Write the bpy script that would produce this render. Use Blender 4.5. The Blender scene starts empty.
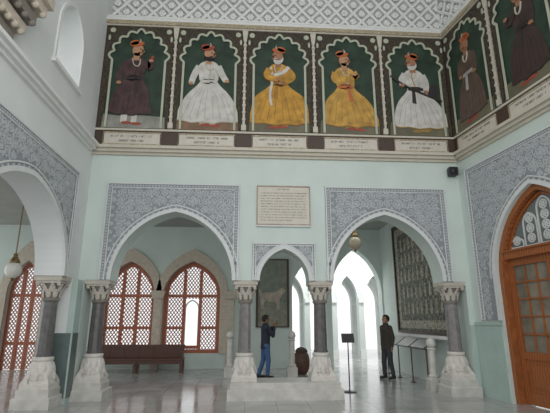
import bpy, bmesh, math, random
from mathutils import Vector, Matrix
from mathutils.geometry import tessellate_polygon
random.seed(7)
S = bpy.context.scene
C = S.collection
PI = math.pi
sin, cos = math.sin, math.cos

# ------------------------------------------------------------------ materials
def lin(c):
    c = c / 255.0
    return c / 12.92 if c <= .04045 else ((c + .055) / 1.055) ** 2.4
def rgb(r, g, b): return (lin(r), lin(g), lin(b), 1)
def mul(c, k): return (min(c[0]*k, 1), min(c[1]*k, 1), min(c[2]*k, 1), 1)

def base_mat(name):
    m = bpy.data.materials.new(name); m.use_nodes = True
    nt = m.node_tree
    return m, nt, nt.nodes['Principled BSDF'], nt.nodes.new('ShaderNodeTexCoord')

def ramp(nt, stops, src, interp='LINEAR'):
    r = nt.nodes.new('ShaderNodeValToRGB'); r.color_ramp.interpolation = interp
    e = r.color_ramp.elements
    while len(e) < len(stops): e.new(.5)
    for i, (p, c) in enumerate(stops):
        e[i].position = p; e[i].color = c
    nt.links.new(src, r.inputs[0])
    return r

def math_node(nt, op, a, b=None):
    n = nt.nodes.new('ShaderNodeMath'); n.operation = op
    for i, x in enumerate((a, b)):
        if x is None: continue
        if isinstance(x, (int, float)): n.inputs[i].default_value = x
        else: nt.links.new(x, n.inputs[i])
    return n.outputs[0]

def mat(name, c, rough=.6, var=.08, scale=4., bump=0., metal=0.):
    m, nt, b, tc = base_mat(name)
    nz = nt.nodes.new('ShaderNodeTexNoise'); nz.inputs['Scale'].default_value = scale
    nz.inputs['Detail'].default_value = 6
    nt.links.new(tc.outputs['Object'], nz.inputs['Vector'])
    r = ramp(nt, [(.3, mul(c, 1-var)), (.7, mul(c, 1+var))], nz.outputs[0])
    nt.links.new(r.outputs[0], b.inputs['Base Color'])
    b.inputs['Roughness'].default_value = rough
    b.inputs['Metallic'].default_value = metal
    if bump:
        bp = nt.nodes.new('ShaderNodeBump'); bp.inputs['Strength'].default_value = bump
        bp.inputs['Distance'].default_value = .02
        nt.links.new(nz.outputs[0], bp.inputs['Height']); nt.links.new(bp.outputs[0], b.inputs['Normal'])
    return m

def carved(name, dark, light, s1=5.5, rings=44, s2=15):
    m, nt, b, tc = base_mat(name)
    nz = nt.nodes.new('ShaderNodeTexNoise'); nz.inputs['Scale'].default_value = 7
    nt.links.new(tc.outputs['Object'], nz.inputs['Vector'])
    mx = nt.nodes.new('ShaderNodeMixRGB'); mx.blend_type = 'LINEAR_LIGHT'; mx.inputs[0].default_value = .05
    nt.links.new(tc.outputs['Object'], mx.inputs[1]); nt.links.new(nz.outputs[1], mx.inputs[2])
    v = nt.nodes.new('ShaderNodeTexVoronoi'); v.inputs['Scale'].default_value = s1
    v.inputs['Randomness'].default_value = .45
    nt.links.new(mx.outputs[0], v.inputs['Vector'])
    s = math_node(nt, 'SINE', math_node(nt, 'MULTIPLY', v.outputs['Distance'], rings))
    v2 = nt.nodes.new('ShaderNodeTexVoronoi'); v2.inputs['Scale'].default_value = s2
    v2.feature = 'DISTANCE_TO_EDGE'
    nt.links.new(mx.outputs[0], v2.inputs['Vector'])
    t = math_node(nt, 'ADD', math_node(nt, 'MULTIPLY', s, .32), math_node(nt, 'MULTIPLY', v2.outputs['Distance'], 1.6))
    r = ramp(nt, [(.08, light), (.42, dark)], t)
    nt.links.new(r.outputs[0], b.inputs['Base Color'])
    b.inputs['Roughness'].default_value = .75
    return m

def floor_mat():
    m, nt, b, tc = base_mat('marble_tiles')
    br = nt.nodes.new('ShaderNodeTexBrick'); br.offset = 0
    br.inputs['Scale'].default_value = 1; br.inputs['Brick Width'].default_value = .62; br.inputs['Row Height'].default_value = .62
    br.inputs['Mortar Size'].default_value = .006
    br.inputs['Color1'].default_value = rgb(184, 184, 181); br.inputs['Color2'].default_value = rgb(171, 172, 170)
    br.inputs['Mortar'].default_value = rgb(134, 134, 132)
    nt.links.new(tc.outputs['Object'], br.inputs['Vector'])
    nz = nt.nodes.new('ShaderNodeTexNoise'); nz.inputs['Scale'].default_value = 1.1; nz.inputs['Detail'].default_value = 8
    nz.inputs['Distortion'].default_value = .6
    nt.links.new(tc.outputs['Object'], nz.inputs['Vector'])
    r = ramp(nt, [(.3, (.68, .68, .68, 1)), (.65, (1, 1, .99, 1))], nz.outputs[0])
    mx = nt.nodes.new('ShaderNodeMixRGB'); mx.blend_type = 'MULTIPLY'; mx.inputs[0].default_value = .8
    nt.links.new(br.outputs[0], mx.inputs[1]); nt.links.new(r.outputs[0], mx.inputs[2])
    nt.links.new(mx.outputs[0], b.inputs['Base Color'])
    rr = ramp(nt, [(.3, (.06,.06,.06,1)), (.7, (.2,.2,.2,1))], nz.outputs[0])
    nt.links.new(rr.outputs[0], b.inputs['Roughness'])
    return m

def wood(name, c, rough=.45):
    m, nt, b, tc = base_mat(name)
    w = nt.nodes.new('ShaderNodeTexWave'); w.inputs['Scale'].default_value = 5; w.inputs['Distortion'].default_value = 6
    w.inputs['Detail'].default_value = 3
    nt.links.new(tc.outputs['Object'], w.inputs['Vector'])
    r = ramp(nt, [(0, mul(c, .8)), (1, mul(c, 1.15))], w.outputs[0])
    nt.links.new(r.outputs[0], b.inputs['Base Color']); b.inputs['Roughness'].default_value = rough
    return m

M = dict(
    mint=mat('mint_plaster', rgb(199, 211, 205), .75, .05, 1.2),
    white=mat('white_plaster', rgb(214, 218, 217), .75, .04, 1.5),
    white_relief=mat('white_relief', rgb(222, 223, 220), .7, .03, 3),
    cove=mat('cove_shade_plaster', rgb(182, 185, 184), .8, .05, 3),  # ground toned greyer than its white ribs, as shade in the recesses
    pier=mat('mint_paint', rgb(172, 190, 184), .6, .05, 2),
    pier_panel=mat('dark_pier_panel', rgb(88, 102, 100), .4, .15, 4),
    dado=mat('mint_dado', rgb(168, 188, 181), .5, .06, 3),
    veranda=mat('veranda_plaster', rgb(198, 210, 204), .7, .05, 1.4),
    arcade=mat('arcade_plaster', rgb(204, 211, 208), .7, .05, 1.4),
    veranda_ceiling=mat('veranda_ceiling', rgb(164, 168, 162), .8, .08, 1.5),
    carve_ground=mat('carved_ground', rgb(142, 147, 151), .8, .12, 9, .2),
    carve_relief=mat('carved_relief', rgb(181, 186, 188), .75, .1, 5),
    carve_band=mat('carved_band', rgb(208, 212, 211), .75, .04, 6),
    stone=mat('beige_stone', rgb(190, 180, 164), .7, .12, 9, .3),
    marble=mat('pale_marble', rgb(206, 202, 195), .5, .1, 9, .15),
    plinth=mat('plinth_marble', rgb(196, 194, 188), .4, .14, 5),
    shaft=mat('dark_shaft', rgb(92, 90, 89), .18, .22, 8),
    shaft_pale=mat('pale_shaft', rgb(124, 121, 119), .22, .18, 8),
    capital=mat('grey_capital', rgb(128, 122, 113), .7, .14, 14, .3),
    capital_leaf=mat('pale_leaf_carving', rgb(188, 182, 171), .7, .12, 14, .3),
    cream=mat('cream_moulding', rgb(194, 188, 173), .6, .06, 8),
    edging=mat('grey_green_edging', rgb(176, 180, 160), .6, .08, 8),
    frieze=carved('brown_frieze', rgb(44, 40, 33), rgb(72, 62, 48), 7, 20, 14),
    brown=mat('brown_border', rgb(70, 54, 45), .5, .12, 9),
    gold=carved('gilt_ornament', rgb(132, 118, 92), rgb(186, 175, 150), 10, 24, 18),
    green=mat('painted_green', rgb(36, 56, 42), .6, .5, 3.5),
    ground=mat('painted_ground', rgb(102, 98, 78), .6, .25, 3),
    red_wood=wood('red_wood', rgb(168, 96, 68)),
    lattice=mat('pale_lattice', rgb(206, 160, 144), .6, .06, 6),
    door_wood=wood('door_wood', rgb(154, 92, 52), .25),
    bench_wood=wood('bench_wood', rgb(84, 54, 42)),
    floor=floor_mat(),
    black=mat('black_metal', rgb(24, 24, 26), .4, .1, 8),
    black_plastic=mat('black_plastic', rgb(30, 30, 33), .5, .1, 12),
    brass=mat('brass', rgb(130, 110, 76), .35, .1, 9, 0, .8),
    rail=mat('dull_brass_rail', rgb(86, 72, 54), .4, .1, 9, 0, .3),
    board=mat('dark_display_board', rgb(48, 46, 44), .3, .25, 7),
    globe=mat('milk_glass', rgb(216, 214, 206), .15, .03, 4),
    globe_tint=mat('tinted_glass', rgb(184, 174, 150), .15, .06, 4),
    skin=mat('skin', rgb(150, 108, 84), .55, .05, 20),
    hair=mat('black_hair', rgb(22, 19, 18), .6, .2, 40),
    text=mat('lettering', rgb(104, 94, 86), .7, .05, 10),
    plaque=mat('plaque_marble', rgb(200, 194, 182), .5, .05, 6),
    pane=mat('grey_glass', rgb(108, 116, 115), .06, .1, 3),
    etched=mat('etched_glass', rgb(208, 212, 210), .25, .06, 6),
    dark_pane=mat('dim_glass', rgb(132, 126, 112), .04, .4, 2),
)
def paint(r, g, b, v=.25): return mat('paint_%d_%d_%d' % (r, g, b), mul(rgb(r, g, b), .82), .6, v, 5)

# ------------------------------------------------------------------ mesh builder
class MB:
    def __init__(s): s.v = []; s.f = []
    def add(s, vs, fs):
        o = len(s.v); s.v += [tuple(v) for v in vs]; s.f += [tuple(i+o for i in f) for f in fs]; return s
    def box(s, x0, x1, y0, y1, z0, z1):
        return s.add([(x0,y0,z0),(x1,y0,z0),(x1,y1,z0),(x0,y1,z0),(x0,y0,z1),(x1,y0,z1),(x1,y1,z1),(x0,y1,z1)],
              [(0,3,2,1),(4,5,6,7),(0,1,5,4),(1,2,6,5),(2,3,7,6),(3,0,4,7)])
    def cbox(s, x0, x1, y0, y1, z0, z1, c=.02):   # box with chamfered top
        return s.add([(x0,y0,z0),(x1,y0,z0),(x1,y1,z0),(x0,y1,z0),(x0,y0,z1-c),(x1,y0,z1-c),(x1,y1,z1-c),(x0,y1,z1-c),
               (x0+c,y0+c,z1),(x1-c,y0+c,z1),(x1-c,y1-c,z1),(x0+c,y1-c,z1)],
              [(0,3,2,1),(8,9,10,11),(0,1,5,4),(1,2,6,5),(2,3,7,6),(3,0,4,7),(4,5,9,8),(5,6,10,9),(6,7,11,10),(7,4,8,11)])
    def prism(s, outer, d0, d1, holes=()):
        loops = [list(outer)] + [list(h) for h in holes]
        tess = tessellate_polygon([[Vector((u, v, 0)) for u, v in l] for l in loops])
        flat = [p for l in loops for p in l]; n = len(flat)
        vs = [(u, -d1, v) for u, v in flat] + [(u, -d0, v) for u, v in flat]
        fs = [tuple(t) for t in tess] + [tuple(i+n for i in reversed(t)) for t in tess]
        o = 0
        for l in loops:
            k = len(l)
            for i in range(k):
                a, b = o+i, o+(i+1) % k
                fs.append((a, b, b+n, a+n))
            o += k
        return s.add(vs, fs)
    def ribbon(s, pts, w, d0, d1, closed=False):
        P = [Vector((p[0], p[1])) for p in pts]; n = len(P); L = []; R = []
        ws = w if isinstance(w, (list, tuple)) else [w]*n
        for i in range(n):
            a = P[(i-1) % n] if (i > 0 or closed) else P[i]
            b = P[(i+1) % n] if (i < n-1 or closed) else P[i]
            t = (b-a); t = t.normalized() if t.length > 1e-9 else Vector((1, 0))
            nn = Vector((-t.y, t.x)) * ws[i] * .5
            L.append(P[i]+nn); R.append(P[i]-nn)
        vs = []
        for i in range(n):
            vs += [(L[i].x,-d1,L[i].y),(R[i].x,-d1,R[i].y),(L[i].x,-d0,L[i].y),(R[i].x,-d0,R[i].y)]
        fs = []
        for i in range(n if closed else n-1):
            a = 4*i; b = 4*((i+1) % n)
            fs += [(a,a+1,b+1,b),(a+2,b+2,b+3,a+3),(a,b,b+2,a+2),(a+1,a+3,b+3,b+1)]
        if not closed:
            e = 4*(n-1); fs += [(0,2,3,1),(e,e+1,e+3,e+2)]
        return s.add(vs, fs)
    def ellipse(s, cx, cz, rx, rz, d0, d1, n=20, a=0):
        vs = []
        for d in (d1, d0):
            for i in range(n):
                t = 2*PI*i/n; x, z = rx*cos(t), rz*sin(t)
                vs.append((cx+x*cos(a)-z*sin(a), -d, cz+x*sin(a)+z*cos(a)))
        fs = [tuple(range(n)), tuple(n+i for i in reversed(range(n)))] + [(i, (i+1) % n, n+(i+1) % n, n+i) for i in range(n)]
        return s.add(vs, fs)
    def lathe(s, prof, cx=0, cy=0, z0=0, n=24, mod=None, rot=0):
        vs = []; fs = []
        for j, (r, z) in enumerate(prof):
            for i in range(n):
                t = 2*PI*i/n + rot
                k = r * (mod(t, z) if mod else 1)
                vs.append((cx+k*cos(t), cy+k*sin(t), z0+z))
        m = len(prof)
        for j in range(m-1):
            for i in range(n):
                k = (i+1) % n
                fs.append((j*n+i, j*n+k, (j+1)*n+k, (j+1)*n+i))
        fs.append(tuple(reversed(range(n)))); fs.append(tuple((m-1)*n+i for i in range(n)))
        return s.add(vs, fs)
    def tube(s, pts, r, n=8):
        P = [Vector(p) for p in pts]; vs = []; fs = []; m = len(P)
        for i, p in enumerate(P):
            t = (P[min(i+1, m-1)] - P[max(i-1, 0)]).normalized()
            h = Vector((0,0,1)) if abs(t.z) < .9 else Vector((1,0,0))
            a = t.cross(h).normalized(); b = t.cross(a)
            for k in range(n):
                q = 2*PI*k/n; vs.append(p + a*r*cos(q) + b*r*sin(q))
        for i in range(m-1):
            for k in range(n):
                l = (k+1) % n; fs.append((i*n+k, i*n+l, (i+1)*n+l, (i+1)*n+k))
        fs.append(tuple(range(n))); fs.append(tuple((m-1)*n+k for k in range(n)))
        return s.add(vs, fs)
    def sphere(s, c, r, n=16, m=10, sc=(1,1,1), M_=None):
        vs = [Vector((0, 0, -r*sc[2]))]; fs = []
        for j in range(1, m):
            p = -PI/2 + PI*j/m
            for i in range(n):
                t = 2*PI*i/n; vs.append(Vector((r*sc[0]*cos(p)*cos(t), r*sc[1]*cos(p)*sin(t), r*sc[2]*sin(p))))
        vs.append(Vector((0, 0, r*sc[2]))); e = len(vs)-1
        for i in range(n):
            k = (i+1) % n
            fs.append((0, 1+k, 1+i)); fs.append((e, 1+(m-2)*n+i, 1+(m-2)*n+k))
            for j in range(m-2):
                fs.append((1+j*n+i, 1+j*n+k, 1+(j+1)*n+k, 1+(j+1)*n+i))
        c = Vector(c)
        return s.add([(M_ @ v if M_ else v) + c for v in vs], fs)
    def capsule(s, a, b, ra, rb):
        a = Vector(a); b = Vector(b)
        s.sphere(a, ra, 14, 8); s.sphere(b, rb, 14, 8)
        t = (b-a).normalized(); h = Vector((0,0,1)) if abs(t.z) < .9 else Vector((1,0,0))
        u = t.cross(h).normalized(); w = t.cross(u); n = 14; vs = []
        for p, r in ((a, ra), (b, rb)):
            for k in range(n):
                q = 2*PI*k/n; vs.append(p + (u*cos(q)+w*sin(q))*r)
        fs = [(k, (k+1) % n, n+(k+1) % n, n+k) for k in range(n)] + [tuple(range(n)), tuple(n+k for k in reversed(range(n)))]
        return s.add(vs, fs)
    def loft(s, rings, n=24):   # rings (cx, cy, z, rx, ry)
        vs = []; fs = []; m = len(rings)
        for cx, cy, z, rx, ry in rings:
            for i in range(n):
                t = 2*PI*i/n; vs.append((cx+rx*cos(t), cy+ry*sin(t), z))
        for j in range(m-1):
            for i in range(n):
                k = (i+1) % n; fs.append((j*n+i, j*n+k, (j+1)*n+k, (j+1)*n+i))
        fs.append(tuple(reversed(range(n)))); fs.append(tuple((m-1)*n+i for i in range(n)))
        return s.add(vs, fs)
    def mesh(s, name):
        me = bpy.data.meshes.new(name); me.from_pydata(s.v, [], s.f); me.update()
        bm = bmesh.new(); bm.from_mesh(me); bmesh.ops.recalc_face_normals(bm, faces=bm.faces); bm.to_mesh(me); bm.free()
        return me
    def build(s, name, m, parent=None, loc=(0,0,0), rz=0, smooth=False, remesh=None):
        me = s.mesh(name)
        if remesh:
            t = bpy.data.objects.new('tmp', me); C.objects.link(t)
            r = t.modifiers.new('r', 'REMESH'); r.mode = 'VOXEL'; r.voxel_size = remesh
            k = t.modifiers.new('s', 'SMOOTH'); k.iterations = 3; k.factor = .5
            dg = bpy.context.evaluated_depsgraph_get()
            me2 = bpy.data.meshes.new_from_object(t.evaluated_get(dg))
            bpy.data.objects.remove(t); me = me2; me.name = name; me.materials.clear()
        me.materials.append(m)
        if smooth or remesh:
            for p in me.polygons: p.use_smooth = True
        o = bpy.data.objects.new(name, me); C.objects.link(o)
        o.location = loc; o.rotation_euler = (0, 0, rz)
        if parent: o.parent = parent
        return o

def tag(o, label, cat, group=None):
    o['label'] = label; o['category'] = cat
    if group: o['group'] = group
    return o
def thing(name, label, cat, loc=(0,0,0), rz=0, group=None):
    o = bpy.data.objects.new(name, None); C.objects.link(o); o.empty_display_size = .1
    o.location = loc; o.rotation_euler = (0, 0, rz)
    return tag(o, label, cat, group)
def struct(o, label=None):
    o['kind'] = 'structure'
    if label: o['label'] = label
    return o
def sroot(name, loc, rz, label):
    o = bpy.data.objects.new(name, None); C.objects.link(o); o.location = loc; o.rotation_euler = (0,0,rz)
    return struct(o, label)

def arch(cx, hw, zs, za, n=18, pt=1.08):
    k = (za-zs)/hw; kk = max(k, pt); sc = (za-zs)/(hw*kk)
    R = hw*(kk*kk+1)/2
    a0 = math.acos((R-hw)/R)
    L = []
    for i in range(n+1):
        t = a0*i/n
        L.append((cx-hw+R-R*cos(t), zs+R*sin(t)*sc))
    return L + [(2*cx-u, v) for u, v in reversed(L[:-1])]
def arch_top(pts, u):
    for (a, b), (c, d) in zip(pts, pts[1:]):
        if a <= u <= c: return b + (d-b)*(u-a)/max(c-a, 1e-6)
    return -1
def chaikin(pts, closed=True, it=2):
    for _ in range(it):
        out = []; n = len(pts)
        for i in range(n if closed else n-1):
            a = pts[i]; b = pts[(i+1) % n]
            out += [(a[0]*.75+b[0]*.25, a[1]*.75+b[1]*.25), (a[0]*.25+b[0]*.75, a[1]*.25+b[1]*.75)]
        if not closed: out = [pts[0]] + out + [pts[-1]]
        pts = out
    return pts

# ------------------------------------------------------------------ frames
XL, XR = -3.70, 5.19
RW = math.atan2(-.989, .148)
LOCB, RZB = (0, 0, 0), 0
LOCL, RZL = (XL, 0, 0), PI/2
LOCR, RZR = (XR, 0, 0), RW
ZC, ZT = 2.47, 11.6
YV = 6.0

# ------------------------------------------------------------------ setting
struct(MB().box(-12, 10, -14, 16, -.1, 0).build('floor', M['floor']), 'worn pale grey marble floor')
A1 = arch(-1.67, 1.34, ZC, 4.04); A2 = arch(.845, .565, ZC, 3.2); A3 = arch(3.245, 1.285, ZC, 4.04)
wb = [(-4.25,0),(-3.56,0),(-3.56,ZC)] + A1 + A2 + A3 + [(5.06,ZC),(5.06,0),(5.7,0),(5.7,ZT),(-4.25,ZT)]
struct(MB().prism(wb, -.55, 0).build('wall_back', M['mint'], None, LOCB, RZB), 'pale mint back wall with three pointed arches')
AL = arch(-2.585, 1.715, ZC, 4.0)
hole = [(-2.4,6.4)] + [(u, v) for u, v in arch(-1.84, .56, 7.25, 7.95)] + [(-1.28,6.4)]
wl = [(-8,0),(-4.3,0)] + AL + [(-.33,ZC),(-.33,0),(0,0),(0,ZT),(-8,ZT)]
struct(MB().prism(wl, -.55, 0, [hole]).build('wall_left', M['white'], None, LOCL, RZL), 'white left wall with arch and small upper window')
struct(MB().ribbon([(-2.43,6.35)] + arch(-1.84, .59, 7.25, 7.98) + [(-1.25,6.35)], .06, 0, .03).prism([(-2.5,6.29),(-1.18,6.29),(-1.18,6.37),(-2.5,6.37)], 0, .08).build('trim_25', M['white_relief'], None, LOCL, RZL), 'white moulding around small upper window')
AR = arch(2.14, 1.25, ZC, 4.2)
wr = [(0,0),(.89,0)] + AR + [(3.39,0),(6,0),(6,ZT),(0,ZT)]
struct(MB().prism(wr, -.5, 0).build('wall_right', M['mint'], None, LOCR, RZR), 'pale mint right wall with arched doorway')

struct(MB().box(-4.25, -3.57, -.32, -.002, 0, ZC-.02).box(-3.69, -3.562, -.006, .55, 0, ZC-.02).build('trim_1', M['pier']), 'mint painted corner pier')
struct(MB().box(-3.569, -3.558, -.3, -.02, .1, 1.35).box(-4.2, -3.6, -.332, -.32, .1, 1.35).build('trim_27', M['pier_panel']), 'dark painted panel low on corner pier')
struct(MB().prism([(.02,0),(.84,0),(.84,1.5),(.02,1.5)], 0, .012).prism([(.0,1.5),(.88,1.5),(.88,1.57),(.0,1.57)], 0, .03).build('trim_2', M['dado'], None, LOCR, RZR), 'mint dado beside wooden door')
struct(MB().prism([(5.062,0),(5.18,0),(5.18,1.5),(5.062,1.5)], 0, .012).build('trim_3', M['dado'], None), 'mint dado strip in right corner')

# carved spandrel panels: real scroll relief
def spandrel(i, a, u0, u1, v1, loc, rz, label, vb=None, cell=.19):
    zs = a[0][1]; vb = zs if vb is None else vb
    al, ar = a[0][0], a[-1][0]
    if vb < zs: out = [(u0, vb), (al-.02, vb), (al-.02, zs)] + a[1:-1] + [(ar+.02, zs), (ar+.02, vb), (u1, vb), (u1, v1), (u0, v1)]
    else: out = [(u0, zs)] + a + [(u1, zs), (u1, v1), (u0, v1)]
    r = sroot('trim_%d' % i, loc, rz, label)
    MB().prism(out, 0, .022).build('carved_panel', M['carve_ground'], r)
    cx = (al+ar)/2; big = u1-u0 > 2; bw = .12 if big else .07
    path = lambda o: [(u0+o, vb), (u0+o, v1-o), (u1-o, v1-o), (u1-o, vb)]
    off = lambda o: [(cx+(u-cx)*(1+o/(cx-al)), zs+(v-zs)*(1+o/(a[18][1]-zs))) for u, v in a]
    b = MB()
    b.ribbon(path(.02), .04, .02, .045); b.ribbon(path(bw), .024, .02, .038)
    b.ribbon(off(.15 if big else .1), .026, .02, .04)
    b.build('panel_border', M['carve_band'], r)
    m_ = MB().ribbon(off(.035), .085, .0, .05)
    if vb < zs: m_.ribbon([(al-.035, vb), (al-.035, zs)], .075, 0, .05).ribbon([(ar+.035, vb), (ar+.035, zs)], .075, 0, .05)
    m_.build('arch_moulding', M['carve_band'], r)
    rel = MB()
    def beads(P, st, rr):
        for (x0, z0), (x1, z1) in zip(P, P[1:]):
            L = math.hypot(x1-x0, z1-z0); n = int(L/st)
            for k in range(n):
                t = (k+.5)/max(n, 1); rel.ellipse(x0+(x1-x0)*t, z0+(z1-z0)*t, rr, rr, .02, .032, 8)
    beads(path(bw*.58), .07, bw*.19)
    oo = off(.1)
    for k in range(1, len(oo)-1): rel.ellipse(oo[k][0], oo[k][1], .026, .026, .02, .032, 8)
    ao = off(.17 if big else .11)
    def ok(u, v):
        if not (u0+bw+.012 < u < u1-bw-.012 and v < v1-bw-.012 and v > vb+.01): return False
        t = arch_top(ao, u)
        if t >= 0 and v < t: return False
        if v < zs and ao[0][0] < u < ao[-1][0]: return False
        return True
    nu = int((u1-u0)/cell)+1; nv = int((v1-vb)/cell)+1
    for sgn in (-1, 1):
        for p in range(0, nu):
            for q in range(nv+1):
                c0 = cx + sgn*(p+.5)*cell; c1 = v1-bw-.015-cell*(q+.5)
                if abs(c0-cx) > (u1-u0)/2: continue
                dr = sgn*(1 if (p+q) % 2 else -1)
                for sc in (1, .7, .45):
                    R = cell*.5*sc
                    pts = [(c0+dr*R*(1-.8*t/15)*cos(t/15*3.3*PI+.9*q+.5*p), c1+R*(1-.8*t/15)*sin(t/15*3.3*PI+.9*q+.5*p)) for t in range(16)]
                    if all(ok(*x) for x in pts):
                        rel.ribbon(pts, [.018*sc+.006]*8+[.014*sc+.006]*8, .02, .032)
                        rel.ellipse(c0, c1, R*.24, R*.24, .02, .034, 7)
                        for k in range(6):
                            an_ = 2*PI*k/6+.5*p+.3*q; rr = R*(.6 if k % 2 else 1.02)
                            x, z = c0+rr*cos(an_), c1+rr*sin(an_)
                            if ok(x, z): rel.ellipse(x, z, R*.28, R*.13, .02, .031, 7, an_+.7*dr)
                        break
                x, z = c0+cell*.5*sgn, c1-cell*.5
                if ok(x, z):
                    for k in range(4): rel.ellipse(x+.024*cos(k*PI/2), z+.024*sin(k*PI/2), .024, .013, .02, .031, 7, k*PI/2)
    rel.build('scroll_relief', M['carve_relief'], r)
spandrel(4, A1, -3.27, -.2, 4.72, LOCB, RZB, 'grey carved panel over left arch of back wall')
spandrel(5, A2, .12, 1.57, 3.34, LOCB, RZB, 'small grey carved panel over middle arch', None, .16)
spandrel(6, A3, 1.83, 4.78, 4.72, LOCB, RZB, 'grey carved panel over right arch of back wall')
spandrel(7, AL, -4.7, -.66, 4.72, LOCL, RZL, 'grey carved panel over arch in left wall')
spandrel(8, AR, .26, 4.02, 5.12, LOCR, RZR, 'grey carved panel around arched wooden door', 1.6)

# ledges
def ledge(i, u0, u1, loc, rz, m, label):
    b = MB()
    for v0, v1, d in ((5.40,5.46,.06),(5.46,5.53,.13),(5.53,5.60,.2)):
        b.prism([(u0,v0),(u1,v0),(u1,v1),(u0,v1)], 0, d)
    struct(b.build('trim_%d' % i, m, None, loc, rz), label)
ledge(9, XL, XR, LOCB, RZB, M['cream'], 'cream ledge under the painted frieze')
ledge(10, -8, -.2, LOCL, RZL, M['white_relief'], 'white ledge on left wall')
ledge(11, .15, 6, LOCR, RZR, M['cream'], 'cream ledge on right wall')

# frieze boards
def frieze(i, u0, u1, loc, rz, label):
    r = sroot('trim_%d' % i, loc, rz, label)
    MB().prism([(u0,5.6),(u1,5.6),(u1,9.12),(u0,9.12)], 0, .02).build('backing_board', M['brown'], r)
    b = MB()
    for v0, v1, d in ((6.03,6.08,.05),(5.6,5.64,.06),(8.95,8.99,.06)):
        b.prism([(u0,v0),(u1,v0),(u1,v1),(u0,v1)], .02, d)
    b.build('frieze_moulding', M['cream'], r)
    MB().prism([(u0,8.99),(u1,8.99),(u1,9.14),(u0,9.14)], .02, .09).build('gilt_band', M['gold'], r)
frieze(12, XL, XR, LOCB, RZB, 'brown frieze board on back wall')
frieze(13, 0, 6, LOCR, RZR, 'brown frieze board on right wall')
PW = (XR-XL)/5

def pilaster(i, u, loc, rz, label):
    b = MB()
    b.prism([(u-.06,6.1),(u+.06,6.1),(u+.06,6.25),(u-.06,6.25)], .02, .08)
    b.prism([(u-.03,6.25),(u+.03,6.25),(u+.026,8.6),(u-.026,8.6)], .02, .07)
    b.prism([(u-.04,8.6),(u+.04,8.6),(u+.075,8.93),(u-.075,8.93)], .02, .08)
    for k in range(12): b.ellipse(u, 6.4+k*.19, .05, .03, .02, .085, 10)
    struct(b.build('trim_%d' % i, M['cream'], None, loc, rz), label)
for k in range(1, 5): pilaster(13+k, XL+PW*k, LOCB, RZB, 'slim cream pilaster between painted panels')
for k in range(2): pilaster(18+k, PW*(k+1)-.06, LOCR, RZR, 'slim cream pilaster on right wall frieze')

# cove and ceiling
CR, CZ = 2.2, 9.14
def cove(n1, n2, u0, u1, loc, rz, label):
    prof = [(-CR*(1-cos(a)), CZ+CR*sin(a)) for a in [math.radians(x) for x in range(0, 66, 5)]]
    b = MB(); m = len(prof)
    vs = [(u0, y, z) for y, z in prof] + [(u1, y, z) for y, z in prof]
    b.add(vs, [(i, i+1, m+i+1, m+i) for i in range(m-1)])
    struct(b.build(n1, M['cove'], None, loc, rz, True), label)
    w = MB()
    def P(u, s, off=.03):
        a = s/CR; return (u, -CR*(1-cos(a))-off*cos(a), CZ+CR*sin(a))
    sp, H = .46, 1.38
    k = int((u1-u0)/sp)+1
    for i in range(-4, k+1):
        for sg in (1, -1):
            ln = []
            for j in range(13):
                s = H*j/12; u = u0+i*sp + (s if sg > 0 else H-s)
                if u0+.01 <= u <= u1-.01: ln.append(P(u, s, .035))
            if len(ln) > 1: w.tube(ln, .045, 6)
    for i in range(k):
        for j in range(5):
            u = u0+i*sp+(sp/2 if j % 2 == 0 else 0); s = sp/2*j+sp/2
            if u0+.15 < u+sp/2 < u1-.2:
                q = P(u+sp/2, s)
                for t in range(6):
                    w.sphere((q[0]+.06*cos(t*PI/3), q[1], q[2]+.06*sin(t*PI/3)), .042, 8, 5, (1, 1, 1))
                w.sphere((q[0], q[1]-.02, q[2]), .04, 8, 5)
    for z, rr in ((.0, .06), (.09, .03)): w.tube([P(u0, z, .05), P(u1, z, .05)], rr, 8)
    struct(w.build(n2, M['white_relief'], None, loc, rz), label + ', lattice ribs')
cove('trim_20', 'trim_21', XL, XR+.3, LOCB, RZB, 'white cove over painted back wall')
cove('trim_22', 'trim_23', -.2, 6, LOCR, RZR, 'white cove over painted right wall')
struct(MB().box(-4.3, 8, -8, .6, 11.3, 11.5).build('ceiling', M['white']), 'white hall ceiling')

# veranda behind
def surround(b, pts, zb, w):
    o = [(pts[0][0], zb)] + pts + [(pts[-1][0], zb)]
    cx = (pts[0][0]+pts[-1][0])/2
    hw = (pts[-1][0]-pts[0][0])/2
    e = [(cx+(u-cx)*(hw+w)/hw, v if v <= pts[0][1] else pts[0][1]+(v-pts[0][1])*(hw+w*1.4)/hw) for u, v in o]
    b.prism(e + list(reversed(o)), 0, .1)
specs = [(-7.7, .6, 0.0, 2.5, 3.65), (-4.14, .88, .5, 2.5, 3.65), (-1.94, 1.0, .5, 2.5, 3.68)]
Wn = [arch(c, h, s, a, 18, 1.55) for c, h, zb, s, a in specs]
holes = []
bottom = [(-10, 0)]
for p, sp in zip(Wn, specs):
    if sp[2] == 0: bottom += [(p[0][0], 0)] + p + [(p[-1][0], 0)]
    else: holes.append([(p[0][0], sp[2])] + p + [(p[-1][0], sp[2])])
O1 = arch(2.12, .48, 2.6, 3.6); O2 = arch(4.02, .93, 2.6, 4.2)
for p in (O1, O2): bottom += [(p[0][0], 0)] + p + [(p[-1][0], 0)]
bottom += [(5.3, 0), (5.3, 5), (-10, 5)]
struct(MB().prism(bottom, -.45, 0, holes).build('wall_outer', M['veranda'], None, (0, YV, 0), 0), 'mint outer veranda wall with lattice windows')
sb = MB()
for p, sp in zip(Wn, specs): surround(sb, p, sp[2], .26)
for u in (-3.11, -.57, -6.77):
    sb.prism([(u-.13,0),(u+.13,0),(u+.13,2.35),(u-.13,2.35)], 0, .13).prism([(u-.19,2.35),(u+.19,2.35),(u+.25,2.62),(u-.25,2.62)], 0, .2)
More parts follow.
